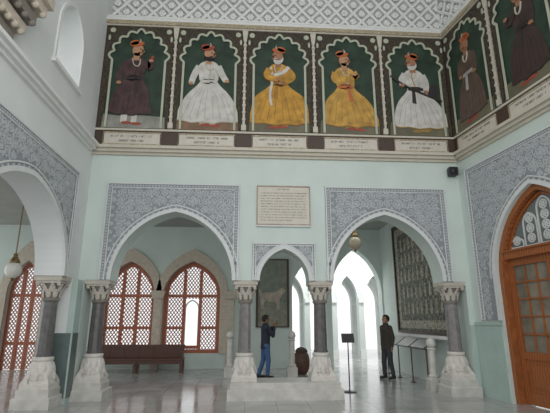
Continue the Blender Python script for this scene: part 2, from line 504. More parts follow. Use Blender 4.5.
struct(sb.build('trim_24', M['stone'], None, (0, YV, 0), 0), 'beige stone surrounds of lattice windows')
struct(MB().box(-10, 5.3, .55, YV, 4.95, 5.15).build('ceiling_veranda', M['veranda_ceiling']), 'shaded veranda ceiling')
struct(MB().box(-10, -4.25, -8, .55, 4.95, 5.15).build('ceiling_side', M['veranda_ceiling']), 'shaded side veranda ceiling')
struct(MB().box(5.0, 5.3, .55, YV, 0, 4.95).build('wall_side', M['veranda']), 'mint side wall of veranda')
def arcade(name, y, xs, hw, zs, za, x0, x1, h, label):
    ob = [(x0, 0)]; b = MB()
    for x in xs:
        p = arch(x, hw, zs, za); ob += [(p[0][0], 0)] + p + [(p[-1][0], 0)]
        b.ribbon([(u, v+.04) for u, v in p], .08, 0, .05)
        b.prism([(x+hw,zs-.14),(x+hw+.24,zs-.14),(x+hw+.24,zs),(x+hw,zs)], 0, .08)
        b.prism([(x+hw,0),(x+hw+.24,0),(x+hw+.24,.35),(x+hw,.35)], 0, .08)
    ob += [(x1, 0), (x1, h), (x0, h)]
    r = sroot(name, (0, y, 0), 0, label)
    MB().prism(ob, -.4, 0).build('arcade_wall', M['arcade'], r)
    b.build('arcade_moulding', M['white_relief'], r)
arcade('wall_far', 9.4, [.86+1.2*k for k in range(6)], .48, 2.5, 3.55, 0, 8, 4.9, 'pale far arcade with tall open arches')
arcade('wall_farther', 13.0, [.9+1.36*k for k in range(7)], .52, 2.5, 3.6, 0, 10, 4.9, 'pale farther arcade with open arches')
struct(MB().box(.0, 8, YV+.45, 9.4, 4.9, 5.1).build('ceiling_shade_passage', M['veranda_ceiling']), 'unseen ceiling added to shade passage behind right arch')  # unseen slab added to shade the arcade so its bright arches stand out
struct(MB().box(.0, 8, 9.8, 13.4, 4.9, 5.1).build('ceiling_shade_porch', M['veranda_ceiling']), 'unseen ceiling added to shade the farther arcade')  # second unseen slab, added to keep the farther arcade in shade

def lattice_window(name, sp, pts, label, opening=None):
    c, h, zb, zs, za = sp
    r = sroot(name, (c, YV+.2, 0), 0, label)
    p = [(u-c, v) for u, v in pts]
    fr = MB(); fk = .86
    inner = [(u*fk, v if v <= zs else zs+(v-zs)*fk) for u, v in p]
    e = .12 if zb else 0
    if zb: fr.prism([(p[0][0], zb), (p[-1][0], zb), (p[-1][0], zb+.12), (p[0][0], zb+.12)], -.05, .06)
    fr.prism([(p[0][0], zb+e)] + p + [(p[-1][0], zb+e), (inner[-1][0], zb+e)] + list(reversed(inner)) + [(inner[0][0], zb+e)], -.05, .05)
    fr.build('window_frame', M['red_wood'], r)
    mm = MB(); iw = h*fk
    for u in (-iw/3, iw/3):
        t_ = arch_top(inner, u)
        mm.prism([(u-.055, zb), (u+.055, zb), (u+.055, t_), (u-.055, t_)], -.04, .04)
    mm.prism([(-iw, zs-.1), (iw, zs-.1), (iw, zs), (-iw, zs)], -.04, .05)
    for x0, x1 in ((-iw, -iw/3), (-iw/3, iw/3), (iw/3, iw)):
        v = zb+.85
        if opening and x0 < 0 < x1: v = opening[0]-.05
        mm.prism([(x0, v-.05), (x1, v-.05), (x1, v+.05), (x0, v+.05)], -.04, .045)
    mm.build('mullions', M['red_wood'], r)
    lt = MB(); st = .15
    def inside(u, v):
        if abs(u) >= iw or v < zb+.02 or v > arch_top(inner, u) and v > zs: return False
        if opening and abs(u) < iw/3-.04 and opening[0] < v < opening[1]+.05: return False
        return True
    for sg in (1, -1):
        for k in range(-30, 60):
            seg = None; c0 = k*st
            for j in range(0, 240):
                u = -iw + 2*iw*j/239; v = c0 + sg*u*1.3
                ok = inside(u, v)
                if ok and seg is None: seg = (u, v)
                if seg and (not ok or j == 239):
                    e_ = (u, v)
                    if abs(e_[0]-seg[0]) > .03: lt.ribbon([seg, e_], .032, -.014, .014)
                    seg = None
    lt.build('lattice', M['lattice'], r)
    if opening:
        q = arch(0, iw/3-.05, opening[1]-.3, opening[1], 8)
        MB().ribbon([(q[0][0], opening[0])] + q + [(q[-1][0], opening[0])], .05, -.03, .03).build('open_arch_border', M['white_relief'], r)
lattice_window('door_2', specs[0], Wn[0], 'red brown lattice door in side veranda')
lattice_window('window_1', specs[1], Wn[1], 'arched red brown lattice window left of pair')
lattice_window('window_2', specs[2], Wn[2], 'arched red brown lattice window with tall bright middle opening', (.75, 2.3))

# ------------------------------------------------------------------ wooden door on the right wall
dr = sroot('door_1', (XR + .148*2.14, -.989*2.14, 0), RZR, 'arched brown wooden door with fanlight')
pa = arch(0, 1.25, ZC, 4.2); pi_ = arch(0, 1.14, ZC, 4.08)
MB().prism([(-1.25,0)] + pa + [(1.25,0),(1.14,0)] + list(reversed(pi_)) + [(-1.14,0)], -.32, -.06).build('door_frame', M['door_wood'], dr)
MB().prism([(-1.14,2.84),(1.14,2.84),(1.14,2.98),(-1.14,2.98)], -.3, -.08).prism([(-1.14,2.98),(1.14,2.98),(1.14,3.02),(-1.14,3.02)], -.3, -.04).build('transom', M['door_wood'], dr)
fan = [(u, v) for u, v in pi_ if v >= 3.0]
fp = MB().prism([(fan[0][0], 3.0)] + fan + [(fan[-1][0], 3.0)], -.24, -.22).build('fanlight_pane', M['pane'], dr)
for k in range(-2, 3):     # arched etched panels
    cu_ = k*.395; w2 = .17; top = arch_top(pi_, abs(cu_)+w2*.7) - .08
    q = arch(cu_, w2, max(top-.22, 3.15), top, 6)
    t_ = MB().ribbon([(cu_-w2, 3.06)] + q + [(cu_+w2, 3.06)], .034, -.22, -.205, True)
    zz = 3.13
    while zz < top-.08:
        t_.ribbon([(cu_+.085*cos(j*PI/8), zz+.07+.085*sin(j*PI/8)) for j in range(16)], .026, -.22, -.207, True)
        for j in range(6): t_.ellipse(cu_+.04*cos(j*PI/3), zz+.07+.04*sin(j*PI/3), .032, .018, -.22, -.207, 8, j*PI/3)
        zz += .2
    t_.build('etched_panel', M['etched'], fp)
MB().ribbon([(u*.96, 3.0+(v-3.0)*.95) for u, v in fan], .045, -.22, -.17).build('fanlight_bead', M['door_wood'], dr)
for sx in (-1, 1):
    def bx(u0, u1, v0, v1, d0, d1, mb): mb.prism([(sx*u0,v0),(sx*u1,v0),(sx*u1,v1),(sx*u0,v1)], d0, d1)
    lf = MB()
    for u0, u1, v0, v1 in ((.01,.13,.02,2.84),(1.0,1.13,.02,2.84),(.13,1.0,.02,.24),(.13,1.0,.86,1.0),(.13,1.0,2.7,2.84)):
        bx(u0, u1, v0, v1, -.27, -.2, lf)
    L = lf.build('door_leaf', M['door_wood'], dr)
    pn = MB(); bx(.13,1.0,.24,.86,-.25,-.23,pn); bx(.24,.89,.34,.76,-.23,-.21,pn); pn.build('lower_panel', M['door_wood'], L)
    gp = MB(); bx(.13,1.0,1.0,2.7,-.25,-.24,gp); gp.build('glass_panel', M['dark_pane'], L)
    lt = MB()
    for u in (.42, .71): bx(u-.016,u+.016,1.0,2.7,-.24,-.215,lt)
    for k in range(1, 5): bx(.13,1.0,1.0+.34*k-.016,1.0+.34*k+.016,-.24,-.215,lt)
    lt.build('glazing_bars', M['door_wood'], L)
    MB().sphere((sx*.07, .17, 1.1), .035).build('handle', M['brass'], L, smooth=True)

# ------------------------------------------------------------------ columns
def leaf(b, rad, ang, z, tilt, r, sc):
    Mx = Matrix.Rotation(ang, 3, 'Z') @ Matrix.Rotation(tilt, 3, 'Y')
    b.sphere((rad*cos(ang), rad*sin(ang), z), r, 8, 8, sc, Mx)
def column(x, y, z0, label, plinth=True, shaft='shaft'):
    t = thing('stone_column', label, 'column', (x, y, 0), 0, 'carved stone columns of the arcade')
    if plinth:
        MB().cbox(-.35, .35, -.35, .35, 0, .2, .02).cbox(-.3, .3, -.3, .3, .2, .34, .015).build('plinth', M['plinth'], t)
        z0 = .34
    b = MB().cbox(-.27, .27, -.27, .27, z0, z0+.1, .012)
    b.lathe([(.262,.1),(.262,.14),(.235,.16),(.245,.18),(.225,.31),(.19,.44),(.172,.5)], 0, 0, z0, 32)
    B_ = b.build('base', M['marble'], t)
    b = MB()
    for k in range(8): leaf(b, .2, PI/8+PI/4*k, z0+.36, -.24, .13, (.3,.58,1.05))
    for k in range(8): leaf(b, .232, PI/4*k, z0+.24, -.28, .105, (.36,.62,1.05))
    for sx in (-1, 1):
        for sy in (-1, 1):
            b.add([(sx*.27,sy*.27,z0+.095),(sx*.12,sy*.265,z0+.095),(sx*.265,sy*.12,z0+.095),(sx*.18,sy*.18,z0+.28)], [(0,1,2),(0,1,3),(1,2,3),(2,0,3)])
    b.build('petal_carving', M['marble'], B_)
    MB().lathe([(.175,z0+.49),(.196,z0+.51),(.196,z0+.555),(.17,z0+.575)], n=24).build('base_ring', M['marble'], B_, smooth=True)
    MB().lathe([(.164, z0+.57), (.164, z0+.61), (.152, z0+.63), (.138, 1.96), (.148, 1.97), (.148, 2.0)], n=12).build('shaft', M[shaft], t)
    c = MB().lathe([(.146,1.985),(.168,2.0),(.168,2.03),(.144,2.05),(.15,2.1),(.17,2.2),(.195,2.29),(.225,2.34)], n=24)
    K_ = c.build('capital', M['capital'], t)
    lf = MB()
    for k in range(8): leaf(lf, .172, PI/4*k, 2.12, .2, .085, (.2,.62,.95)); leaf(lf, .2, PI/4*k, 2.195, .7, .032, (.8,1.2,.7))
    for k in range(8): leaf(lf, .2, PI/8+PI/4*k, 2.23, .38, .09, (.2,.62,.95)); leaf(lf, .242, PI/8+PI/4*k, 2.3, .8, .034, (.8,1.2,.7))
    for k in range(4): leaf(lf, .29, PI/4+PI/2*k, 2.31, .2, .042, (1,1,1))
    lf.build('leaf_carving', M['capital_leaf'], K_)
    MB().cbox(-.24, .24, -.24, .24, 2.33, 2.38, .0).cbox(-.27, .27, -.27, .27, 2.38, ZC-.002, .001).build('abacus', M['capital_leaf'], K_)
    return t
column(-3.975, -.57, .34, 'carved column under the left wall arch, at far left')
column(-3.285, .275, .34, 'carved column left of the arch with the bench behind')
column(-.025, .275, .34, 'carved column on long white plinth, left of small arch', False, 'shaft_pale')
column(1.685, .275, .34, 'carved column on long white plinth, right of small arch', False)
column(4.795, .275, .34, 'carved paler column in right corner beside the dado', True, 'shaft_pale')
pl = thing('column_plinth', 'long white marble plinth under the two middle columns', 'plinth', (.85, .275, 0))
MB().cbox(-1.22, 1.22, -.52, .45, 0, .22, .02).build('lower_step', M['plinth'], pl)
MB().cbox(-1.17, 1.17, -.44, .4, .22, .34, .015).build('upper_slab', M['plinth'], pl)

# ------------------------------------------------------------------ paintings
def cusped(hw, zs, za, lobes=9, amp=.1):
    base = arch(0, hw, zs, za, 44); n = len(base); out = []
    for i, (u, v) in enumerate(base):
        a = base[max(i-1, 0)]; b = base[min(i+1, n-1)]
        tx, tz = b[0]-a[0], b[1]-a[1]; L = math.hypot(tx, tz)
        k = amp*(1-abs(sin(lobes*PI*i/(n-1))))
        out.append((u + tz/L*k, v - tx/L*k))
    return out

def painting(uc, loc, rz, label, sp, w=PW):
    ux, uy = cos(rz), sin(rz)
    r = thing('wall_painting', label, 'painting', (loc[0]+ux*uc, loc[1]+uy*uc, 6.1), rz, 'royal portraits of the painted frieze')
    hw = w/2-.06
    cu = cusped(hw-.07, 1.85, 2.76)
    MB().prism([(-hw,0),(hw,0),(hw,2.83),(-hw,2.83)], .02, .03).build('picture_field', M['green'], r)
    gr = [(-hw+.03, 0), (hw-.03, 0), (hw-.03, .3), (.2, .34), (-.3, .31), (-hw+.03, .36)]
    MB().prism(gr, .03, .033).build('painted_ground', sp.get('gmat', M['ground']), r)
    MB().prism([(-hw,0),(-hw+.07,0)] + cu + [(hw-.07,0),(hw,0),(hw,2.83),(-hw,2.83)], .03, .055).build('spandrel', M['frieze'], r)
    b = MB().ribbon([(cu[0][0], .0)] + cu + [(cu[-1][0], .0)], .055, .05, .065)
    for sx in (-1, 1):
        b.ellipse(sx*(hw-.12), 2.7, .07, .07, .055, .065, 12); b.ellipse(sx*(hw-.05), 2.48, .03, .08, .055, .065, 10)
    b.build('cusped_border', M['edging'], r)
    f = sp['face']; k = sp.get('s', 1.1)*.95; kx = sp.get('wide', 1.24); lean = sp.get('lean', 0); sweep = sp.get('sweep', 0)
    def X(pts):
        out = []
        for u, v in pts:
            sw = sweep*max(0, 1.2-v)**1.5
            out.append((f*(u+lean*(v-1.0)+sw)*k*kx + sp.get('dx', 0), .08+v*k))
        return out
    def HD(pts): return [(u*1.2, 1.72+(v-1.72)*1.2) for u, v in pts]
    d = [.034]
    def layer(name, pts_list, m, ribbons=(), smooth=True, sep=False, parent=None):
        d[0] += .0022; q = MB(); par = parent or r
        for p in pts_list:
            if sep and q.v: q.build(name, m, par); q = MB()
            q.prism(X(chaikin(p) if smooth else p), .03, d[0])
        for p, wd in ribbons:
            if isinstance(wd, list) or len(p) < 3: q.ribbon(X(p), wd, .03, d[0])
            else: q.ribbon(X(chaikin(p, False)), wd, .03, d[0])
        return q.build(name, m, par)
    def sleeve(name, p, wd, m):
        P = chaikin(p, False); n = len(P)
        layer(name, [], m, [(P, [(wd[0]+(wd[1]-wd[0])*i/(n-1))*1.25 for i in range(n)])])
    def ell(cx, cz, rx, rz_, n=16, a=0):
        rx = rx/(kx*.9)
        return [(cx+rx*cos(2*PI*i/n)*cos(a)-rz_*sin(2*PI*i/n)*sin(a), cz+rx*cos(2*PI*i/n)*sin(a)+rz_*sin(2*PI*i/n)*cos(a)) for i in range(n)]
    robe, trimc, turb = sp['robe'], sp['trim'], sp['turban']
    fl = sp.get('flare', .5); hb = sp.get('hem', .16)
    layer('leg', [[(-.14,.06),(-.03,.06),(-.02,hb+.2),(-.15,hb+.2)], [(.05,.04),(.15,.04),(.15,hb+.2),(.04,hb+.2)]], sp.get('leg', trimc), smooth=False, sep=True)
    layer('shoe', [ell(-.03,.055,.11,.035), ell(.15,.035,.11,.035)], sp['shoe'], smooth=False, sep=True)
    ra = sp.get('rarm', [(-.18,1.6),(-.25,1.36),(-.2,1.12)])
    if sp.get('shield'): layer('shield', [ell(-.3,1.16,.2,.2,24)], sp['shield'], smooth=False)
    sleeve('rear_sleeve', ra, (.15,.11), sp.get('sleeve', robe))
    hem = [(-fl+2*fl*i/12, hb+.02*sin(i*PI/2)-.05*sin(PI*i/12)) for i in range(13)]
    bl = sp.get('bell', 1.0)
    R_ = layer('robe', [[(-.14,1.26),(-.2,1.1),(-.36*bl,.84),(-.92*fl,.5)] + hem + [(.92*fl,.5),(.36*bl,.84),(.2,1.1),(.14,1.26)],
                   [(-.17,1.12),(.17,1.12),(.2,1.42),(.21,1.62),(.1,1.75),(-.08,1.75),(-.21,1.63),(-.2,1.42)]], robe)
    layer('robe_fold', [], sp['fold'], [([(a*.25,1.1),(a*.75,.75),(a*fl*1.9,hb+.05)], [.008,.014,.02]) for a in (-.42,-.3,-.17,-.05,.1,.22,.35,.45)] +
          [([(-.15,1.6),(-.08,1.4),(-.1,1.25)], .012), ([(.14,1.6),(.1,1.42),(.1,1.26)], .012)], parent=R_)
    layer('hem_trim', [], trimc, [(hem, .028)], parent=R_)
    layer('neck_trim', [], trimc, [([(.02,1.7),(.05,1.45),(-.02,1.2)], .022)], parent=R_)
    layer('sash', [[(-.16,1.15),(.16,1.15),(.15,1.23),(-.15,1.23)], [(.02,1.18),(.08,1.18),(.12,.8),(.04,.78)]], sp['sash'], smooth=False)
    if sp.get('shawl'):
        layer('shawl', [], sp['shawl'], [([(-.2,1.66),(-.1,1.5),(.1,1.42),(.2,1.3)], .09), ([(.16,1.64),(.12,1.3),(.2,.9),(.16,.6)], .06)])
    F_ = layer('face', [HD(ell(.015,1.9,.1,.135)), [(-.06,1.66),(.06,1.66),(.06,1.86),(-.05,1.86)], HD([(.075,1.94),(.125,1.87),(.08,1.855)])], sp['skin'], smooth=False)
    if sp.get('beard'):
        layer('beard', [HD([(-.08,1.92),(-.06,1.84),(.02,1.815),(.085,1.83),(.09,1.8),(.05,1.72),(-.02,1.73),(-.08,1.8)])], sp['beard'], parent=F_)
    layer('moustache', [HD([(.0,1.845),(.05,1.862),(.1,1.848),(.05,1.838)])], sp.get('beard', M['hair']), parent=F_)
    layer('eye', [HD(ell(.05,1.925,.016,.009))], M['hair'], smooth=False, parent=F_)
    T_ = layer('turban', [HD(ell(-.01,2.04,.125,.06,18,.22)), HD(ell(-.05,2.07,.09,.055,14,.5))], turb, smooth=False)
    layer('turban_plume', [], sp.get('pearl', M['cream']), [(HD([(.02,2.07),(.04,2.12),(.02,2.16)]), [.022,.022,.01])], parent=T_)
    ar = sp.get('arm', [(.18,1.6),(.26,1.38),(.22,1.2)])
    sleeve('front_sleeve', ar, (.15,.11), sp.get('sleeve', robe))
    if sp.get('sword'): layer('sword', [], sp['sword'], [(chaikin(sp['swordpath'], False), .05)])
    h = ar[-1]; h2 = ra[-1]
    layer('hand', [ell(h[0]+.01,h[1],.05,.042), ell(h2[0],h2[1],.048,.04)], sp['skin'], smooth=False, sep=True)
    if sp.get('flower'): layer('flower', [ell(h[0]+.03,h[1]+.08,.035,.05)], sp['flower'], smooth=False)
    layer('necklace', [], sp.get('pearl', M['cream']), [([(-.07,1.7),(-.03,1.54),(.04,1.48),(.09,1.56),(.08,1.69)], .02)])
    return r
sk = paint(194,146,112,.1); sk2 = paint(172,124,94,.1)
wht = paint(212,209,202,.18); och = paint(198,148,54,.35); yel = paint(198,154,70,.35); mar = paint(78,54,54, .5)
red = paint(166,76,56); org = paint(194,108,60); gld = paint(166,134,76); wfold = paint(182,180,174)
ofold = paint(166,118,46); mfold = paint(58,43,43); drk = paint(50,44,42); pnk = paint(100,82,70); pfold = paint(80,68,60)
greyg = paint(150,150,140); dred = paint(66,50,44); yfold = paint(170,128,58)
P5 = [
 ('painted panel of standing figure in dark maroon robe and orange turban', dict(face=1, robe=mar, trim=drk, turban=org, fold=mfold, sash=mfold, shoe=red, skin=sk, flare=.4, bell=.9, hem=.3, gmat=greyg, arm=[(.18,1.6),(.3,1.42),(.28,1.66)], rarm=[(-.18,1.6),(-.27,1.34),(-.26,1.06)], s=1.12, dx=-.1, leg=wht, flower=red, lean=.03)),
 ('painted panel of bearded figure in flared white robe, red turban', dict(face=1, robe=wht, trim=paint(196,188,168), turban=red, fold=wfold, sash=wht, shoe=red, skin=sk, beard=M['hair'], flare=.6, gmat=paint(132,104,80), arm=[(.18,1.6),(.26,1.36),(.34,1.2)], rarm=[(-.18,1.6),(-.29,1.36),(-.34,1.12)], s=1.1, bell=1.15, lean=-.03, sweep=-.03)),
 ('painted panel of figure in ochre robe with white shawl, middle of row', dict(face=-1, robe=och, trim=ofold, turban=org, fold=ofold, sash=ofold, shawl=wht, shoe=red, skin=sk2, flare=.61, bell=1.4, beard=wht, arm=[(.18,1.58),(.28,1.36),(.02,1.3)], rarm=[(-.18,1.58),(-.31,1.36),(-.02,1.2)], s=1.1, lean=.02)),
 ('painted panel of yellow robed figure turned right with orange turban', dict(face=1, robe=yel, trim=yfold, turban=org, fold=yfold, sash=org, shoe=red, skin=sk, flare=.58, bell=1.2, arm=[(.18,1.6),(.27,1.42),(.2,1.54)], rarm=[(-.18,1.6),(-.24,1.36),(.04,1.28)], s=1.08, dx=-.06, lean=-.04, sweep=.05)),
 ('painted panel of white robed figure holding a dark sword, beside corner', dict(face=-1, robe=wht, trim=gld, turban=org, fold=wfold, sash=drk, shoe=gld, skin=sk2, flare=.58, bell=1.15, sword=drk, swordpath=[(-.5,.86),(-.15,1.05),(.2,1.25),(.5,1.54)], shield=drk, arm=[(.18,1.6),(.28,1.44),(.26,1.28)], s=1.08, beard=wht, lean=.05, sweep=-.04)),
]
for k, (lb, sp) in enumerate(P5): painting(XL+PW*(k+.5), LOCB, RZB, lb, sp)
painting(PW*.5-.03, LOCR, RZR, 'painted panel of dull brown robed figure, first on right wall', dict(face=-1, robe=pnk, trim=pfold, turban=org, fold=pfold, sash=wfold, shoe=red, skin=sk2, flare=.45, wide=1.05), PW-.06)
painting(PW*1.5-.06, LOCR, RZR, 'painted panel of very dark robed figure at right photo edge', dict(face=-1, robe=dred, trim=drk, turban=red, fold=mfold, sash=drk, shoe=red, skin=sk2, flare=.45, wide=1.05, arm=[(.18,1.6),(.3,1.42),(.34,1.6)]), PW-.04)

def lettering(mb, u0, u1, v, h, d0, d1, fill=1.0):
    u = u0
    while u < u1*fill - .02:
        for k in range(random.randint(3, 9)):
            if u > u1-h*.5: break
            w = h*random.choice((.45,.55,.6)); ch = random.randint(0, 3)
            mb.prism([(u,v),(u+w*.25,v),(u+w*.25,v+h),(u,v+h)], d0, d1)
            if ch: mb.prism([(u+w*.25,v+h*(.8 if ch == 1 else .4)),(u+w,v+h*(.8 if ch == 1 else .4)),(u+w,v+h*(1 if ch == 1 else .6)),(u+w*.25,v+h*(1 if ch == 1 else .6))], d0, d1)
            if ch > 1: mb.prism([(u+w*.75,v),(u+w,v),(u+w,v+h),(u+w*.75,v+h)], d0, d1)
            u += w*1.3
        u += h*.7
def caption(uc, loc, rz, label):
    ux, uy = cos(rz), sin(rz)
    r = thing('caption_plate', label, 'caption', (loc[0]+ux*uc, loc[1]+uy*uc, 5.68), rz, 'caption plates under the portraits')
    P_ = MB().prism([(-.66,0),(.66,0),(.66,.29),(-.66,.29)], .022, .035).build('plate', M['plaque'], r)
    MB().ribbon([(-.68,-.005),(.68,-.005),(.68,.295),(-.68,.295)], .03, .022, .05, True).build('plate_border', M['gold'], r)
    for u, v in ((.5, .175), (.3, .06)):
        t = MB(); lettering(t, -u, u, v, .055, .035, .038); t.build('lettering', M['text'], P_)
who = ['maroon robed', 'white robed bearded', 'ochre robed', 'yellow robed', 'sword holding']
for k in range(5): caption(XL+PW*(k+.5), LOCB, RZB, 'white two line caption plate below the %s figure' % who[k])
caption(PW*.5-.03, LOCR, RZR, 'white two line caption plate below dull brown figure on right wall')
caption(PW*1.5-.06, LOCR, RZR, 'white two line caption plate below very dark robed figure')

pq = thing('inscription_plaque', 'beige marble inscription plaque with brown border above small arch', 'plaque', (.835, -.004, 3.76))
P_ = MB().prism([(-.62,0),(.62,0),(.62,.93),(-.62,.93)], 0, .03).build('slab', M['plaque'], pq)
MB().ribbon([(-.62,0),(.62,0),(.62,.93),(-.62,.93)], .035, 0, .045, True).build('border', paint(176,156,140), pq)
t = MB(); lettering(t, -.16, .16, .84, .035, .03, .033); t.build('lettering', M['text'], P_)
for k in range(11):
    t = MB(); lettering(t, -.54, .54, .75-k*.066, .026, .03, .033, 1 if k < 10 else .3); t.build('lettering', M['text'], P_)
struct(MB().prism([(.2,3.71),(1.47,3.71),(1.47,3.742),(.2,3.742)], 0, .06).build('trim_26', M['carve_band']), 'thin white sill under inscription plaque')

# ------------------------------------------------------------------ speaker, bracket, lamps
sp = thing('wall_speaker', 'small black loudspeaker high in the right corner', 'speaker', (4.98, 0, 5.02))
b = MB().add([(-.11,-.2,.0),(.11,-.2,.0),(.09,-.05,.0),(-.09,-.05,.0),(-.11,-.23,.2),(.11,-.23,.2),(.09,-.05,.2),(-.09,-.05,.2)],
    [(0,3,2,1),(4,5,6,7),(0,1,5,4),(1,2,6,5),(2,3,7,6),(3,0,4,7)]); b.build('cabinet', M['black_plastic'], sp)
MB().box(-.03, .03, -.06, 0, .05, .15).build('wall_bracket', M['black'], sp)
MB().lathe([(.07,0),(.07,.015),(.02,.03)], 0, 0, 0, 16).build('cone', M['black'], sp, (0,-.222,.1)).rotation_euler = (PI/2, 0, 0)

bk = thing('balcony_bracket', 'carved beige stepped corbel high on the left wall', 'bracket', (XL+.004, -4.4, 5.6), RZL)
for i in range(4):
    b = MB(); z = .23*i; d = .1+.09*i; e = .5+.1*i
    b.prism([(-e,z+.06),(e,z+.06),(e,z+.23),(-e,z+.23)], 0, d)
    for k in range(7): b.sphere((-e+.08+(2*e-.16)*k/6, -d+.03, z+.06), .06, 8, 6)
    b.build('corbel_step', M['stone'] if i % 2 else M['capital'], bk)
MB().prism([(-.85,.92),(.85,.92),(.85,1.12),(-.85,1.12)], 0, .45).build('corbel_top', M['stone'], bk)

def lamp(x, y, z, label, gm, top=4.95, R=.17):
    r = thing('hanging_lamp', label, 'lamp', (x, y, z), 0, 'globe lamps hung under the arches')
    MB().tube([(0,0,R+.15),(0,0,top-z)], .014).build('rod', M['brass'], r)
    MB().lathe([(.02,R+.2),(.05,R+.17),(.04,R+.13),(.085,R+.06),(.11,R+.0),(.1,R-.04)], n=20).build('cap', M['brass'], r, smooth=True)
    MB().sphere((0,0,0), R, 24, 16, (1,1,1.08)).build('globe', M[gm], r, smooth=True)
    MB().lathe([(.012,-R*1.08-.06),(.03,-R*1.08-.03),(.05,-R*1.08+.02)], n=12).build('finial', M['brass'], r)
    MB().lathe([(.02,top-z-.1),(.08,top-z-.02),(.08,top-z)], n=16).build('ceiling_rose', M['brass'], r)
lamp(-5.1, 0, 2.67, 'milky globe lamp hanging in left side veranda', 'globe')
lamp(2.89, 1.5, 3.62, 'yellowish globe lamp hanging in the right arch', 'globe_tint')

# ------------------------------------------------------------------ framed pictures
def voronoi_pic(name, a, b_, c, s):
    m, nt, bs, tc = base_mat(name)
    v = nt.nodes.new('ShaderNodeTexVoronoi'); v.inputs['Scale'].default_value = s; v.inputs['Randomness'].default_value = .6
    nt.links.new(tc.outputs['Object'], v.inputs['Vector'])
    nz = nt.nodes.new('ShaderNodeTexNoise'); nz.inputs['Scale'].default_value = s*1.5; nz.inputs['Detail'].default_value = 6
    nt.links.new(tc.outputs['Object'], nz.inputs['Vector'])
    sn = math_node(nt, 'SINE', math_node(nt, 'MULTIPLY', v.outputs['Distance'], 14))
    r = ramp(nt, [(.1, a), (.5, b_), (.9, c)], math_node(nt, 'ADD', math_node(nt, 'MULTIPLY', sn, .25), nz.outputs[0]))
    nt.links.new(r.outputs[0], bs.inputs['Base Color']); bs.inputs['Roughness'].default_value = .6
    return m
cp = voronoi_pic('picture_field_paint', rgb(46,52,47), rgb(78,82,72), rgb(132,130,114), 6)
cb = voronoi_pic('picture_border_paint', rgb(92,93,84), rgb(138,134,119), rgb(184,178,160), 8)
tp = thing('framed_picture', 'large framed grey green detailed picture with patterned border behind right arch', 'picture', (4.996, 2.5, 2.95), -PI/2)
MB().prism([(-1.85,-1.65),(1.85,-1.65),(1.85,1.65),(-1.85,1.65)], 0, .03).build('field', cp, tp)
MB().ribbon([(-1.66,-1.46),(1.66,-1.46),(1.66,1.46),(-1.66,1.46)], .3, .03, .04, True).build('border', cb, tp)
for v in (-.98, -.5, 0, .5, .98):     # rows of small painted figures
    for k in range(-4, 5):
        u = k*.33 + (.08 if int(v*10) % 2 else -.04)
        q = MB().prism(chaikin([(u-.09,v-.2),(u+.09,v-.2),(u+.06,v+.02),(u+.07,v+.1),(u-.07,v+.1),(u-.06,v+.02)]), .03, .036)
        q.ellipse(u, v+.14, .045, .055, .03, .037, 10)
        q.build('painted_figure', cb, tp)
MB().ribbon([(-1.88,-1.68),(1.88,-1.68),(1.88,1.68),(-1.88,1.68)], .09, 0, .08, True).build('picture_frame', M['brown'], tp)
struct(MB().box(4.86, 5.0, .6, 4.5, 1.14, 1.22).build('trim_28', M['white_relief']), 'pale wall ledge below large picture')

mu = thing('framed_mural', 'tall framed grey green painting of a pale animal seen through small arch', 'painting', (.93, YV-.004, 2.55))
MB().prism([(-.54,-1.15),(.54,-1.15),(.54,1.2),(-.54,1.2)], 0, .03).build('canvas', paint(132,142,126), mu)
MB().prism([(-.54,-1.15),(.54,-1.15),(.54,-.45),(-.54,-.35)], .03, .033).build('painted_ground', paint(146,148,130), mu)
an = [(-.4,-.55),(-.32,-.55),(-.3,-.25),(-.1,-.3),(.12,-.28),(.16,-.56),(.24,-.55),(.26,-.2),(.36,-.02),(.46,.02),(.46,.12),(.36,.2),(.26,.16),(.1,.02),(-.22,.04),(-.38,-.02),(-.46,.16),(-.5,.14),(-.44,-.12)]
MB().prism(chaikin(an), .033, .038).build('painted_animal', paint(182,170,154), mu)
MB().ribbon([(-.56,-1.17),(.56,-1.17),(.56,1.22),(-.56,1.22)], .08, 0, .07, True).build('picture_frame', M['brown'], mu)

# ------------------------------------------------------------------ bench
be = thing('wooden_bench', 'long dark wooden bench under the lattice windows', 'bench', (-3.5, 5.1, 0))
MB().cbox(-1.5, 1.5, -.28, .24, .38, .44, .015).build('seat', M['bench_wood'], be)
K_ = MB().box(-1.46, 1.46, .2, .235, .44, .76).build('backrest', M['bench_wood'], be)
MB().cbox(-1.5, 1.5, .18, .26, .74, .83, .015).build('top_rail', M['bench_wood'], K_)
for k in range(7): MB().box(-1.45+k*.475, -1.4+k*.475, .185, .25, .44, .76).build('back_post', M['bench_wood'], K_)
MB().box(-1.42, 1.42, -.25, -.22, .26, .38).build('front_board', M['bench_wood'], be)
for x in (-1.45, 0, 1.45):
    MB().cbox(x-.04, x+.04, -.27, -.19, 0, .38, .005).build('leg', M['bench_wood'], be)
    MB().cbox(x-.04, x+.04, .17, .24, 0, .38, .005).build('leg', M['bench_wood'], be)
for x in (-1.47, 1.47):
    MB().box(x-.03, x+.03, -.28, .2, .6, .65).box(x-.03, x+.03, -.27, -.21, .43, .6).build('armrest', M['bench_wood'], be)

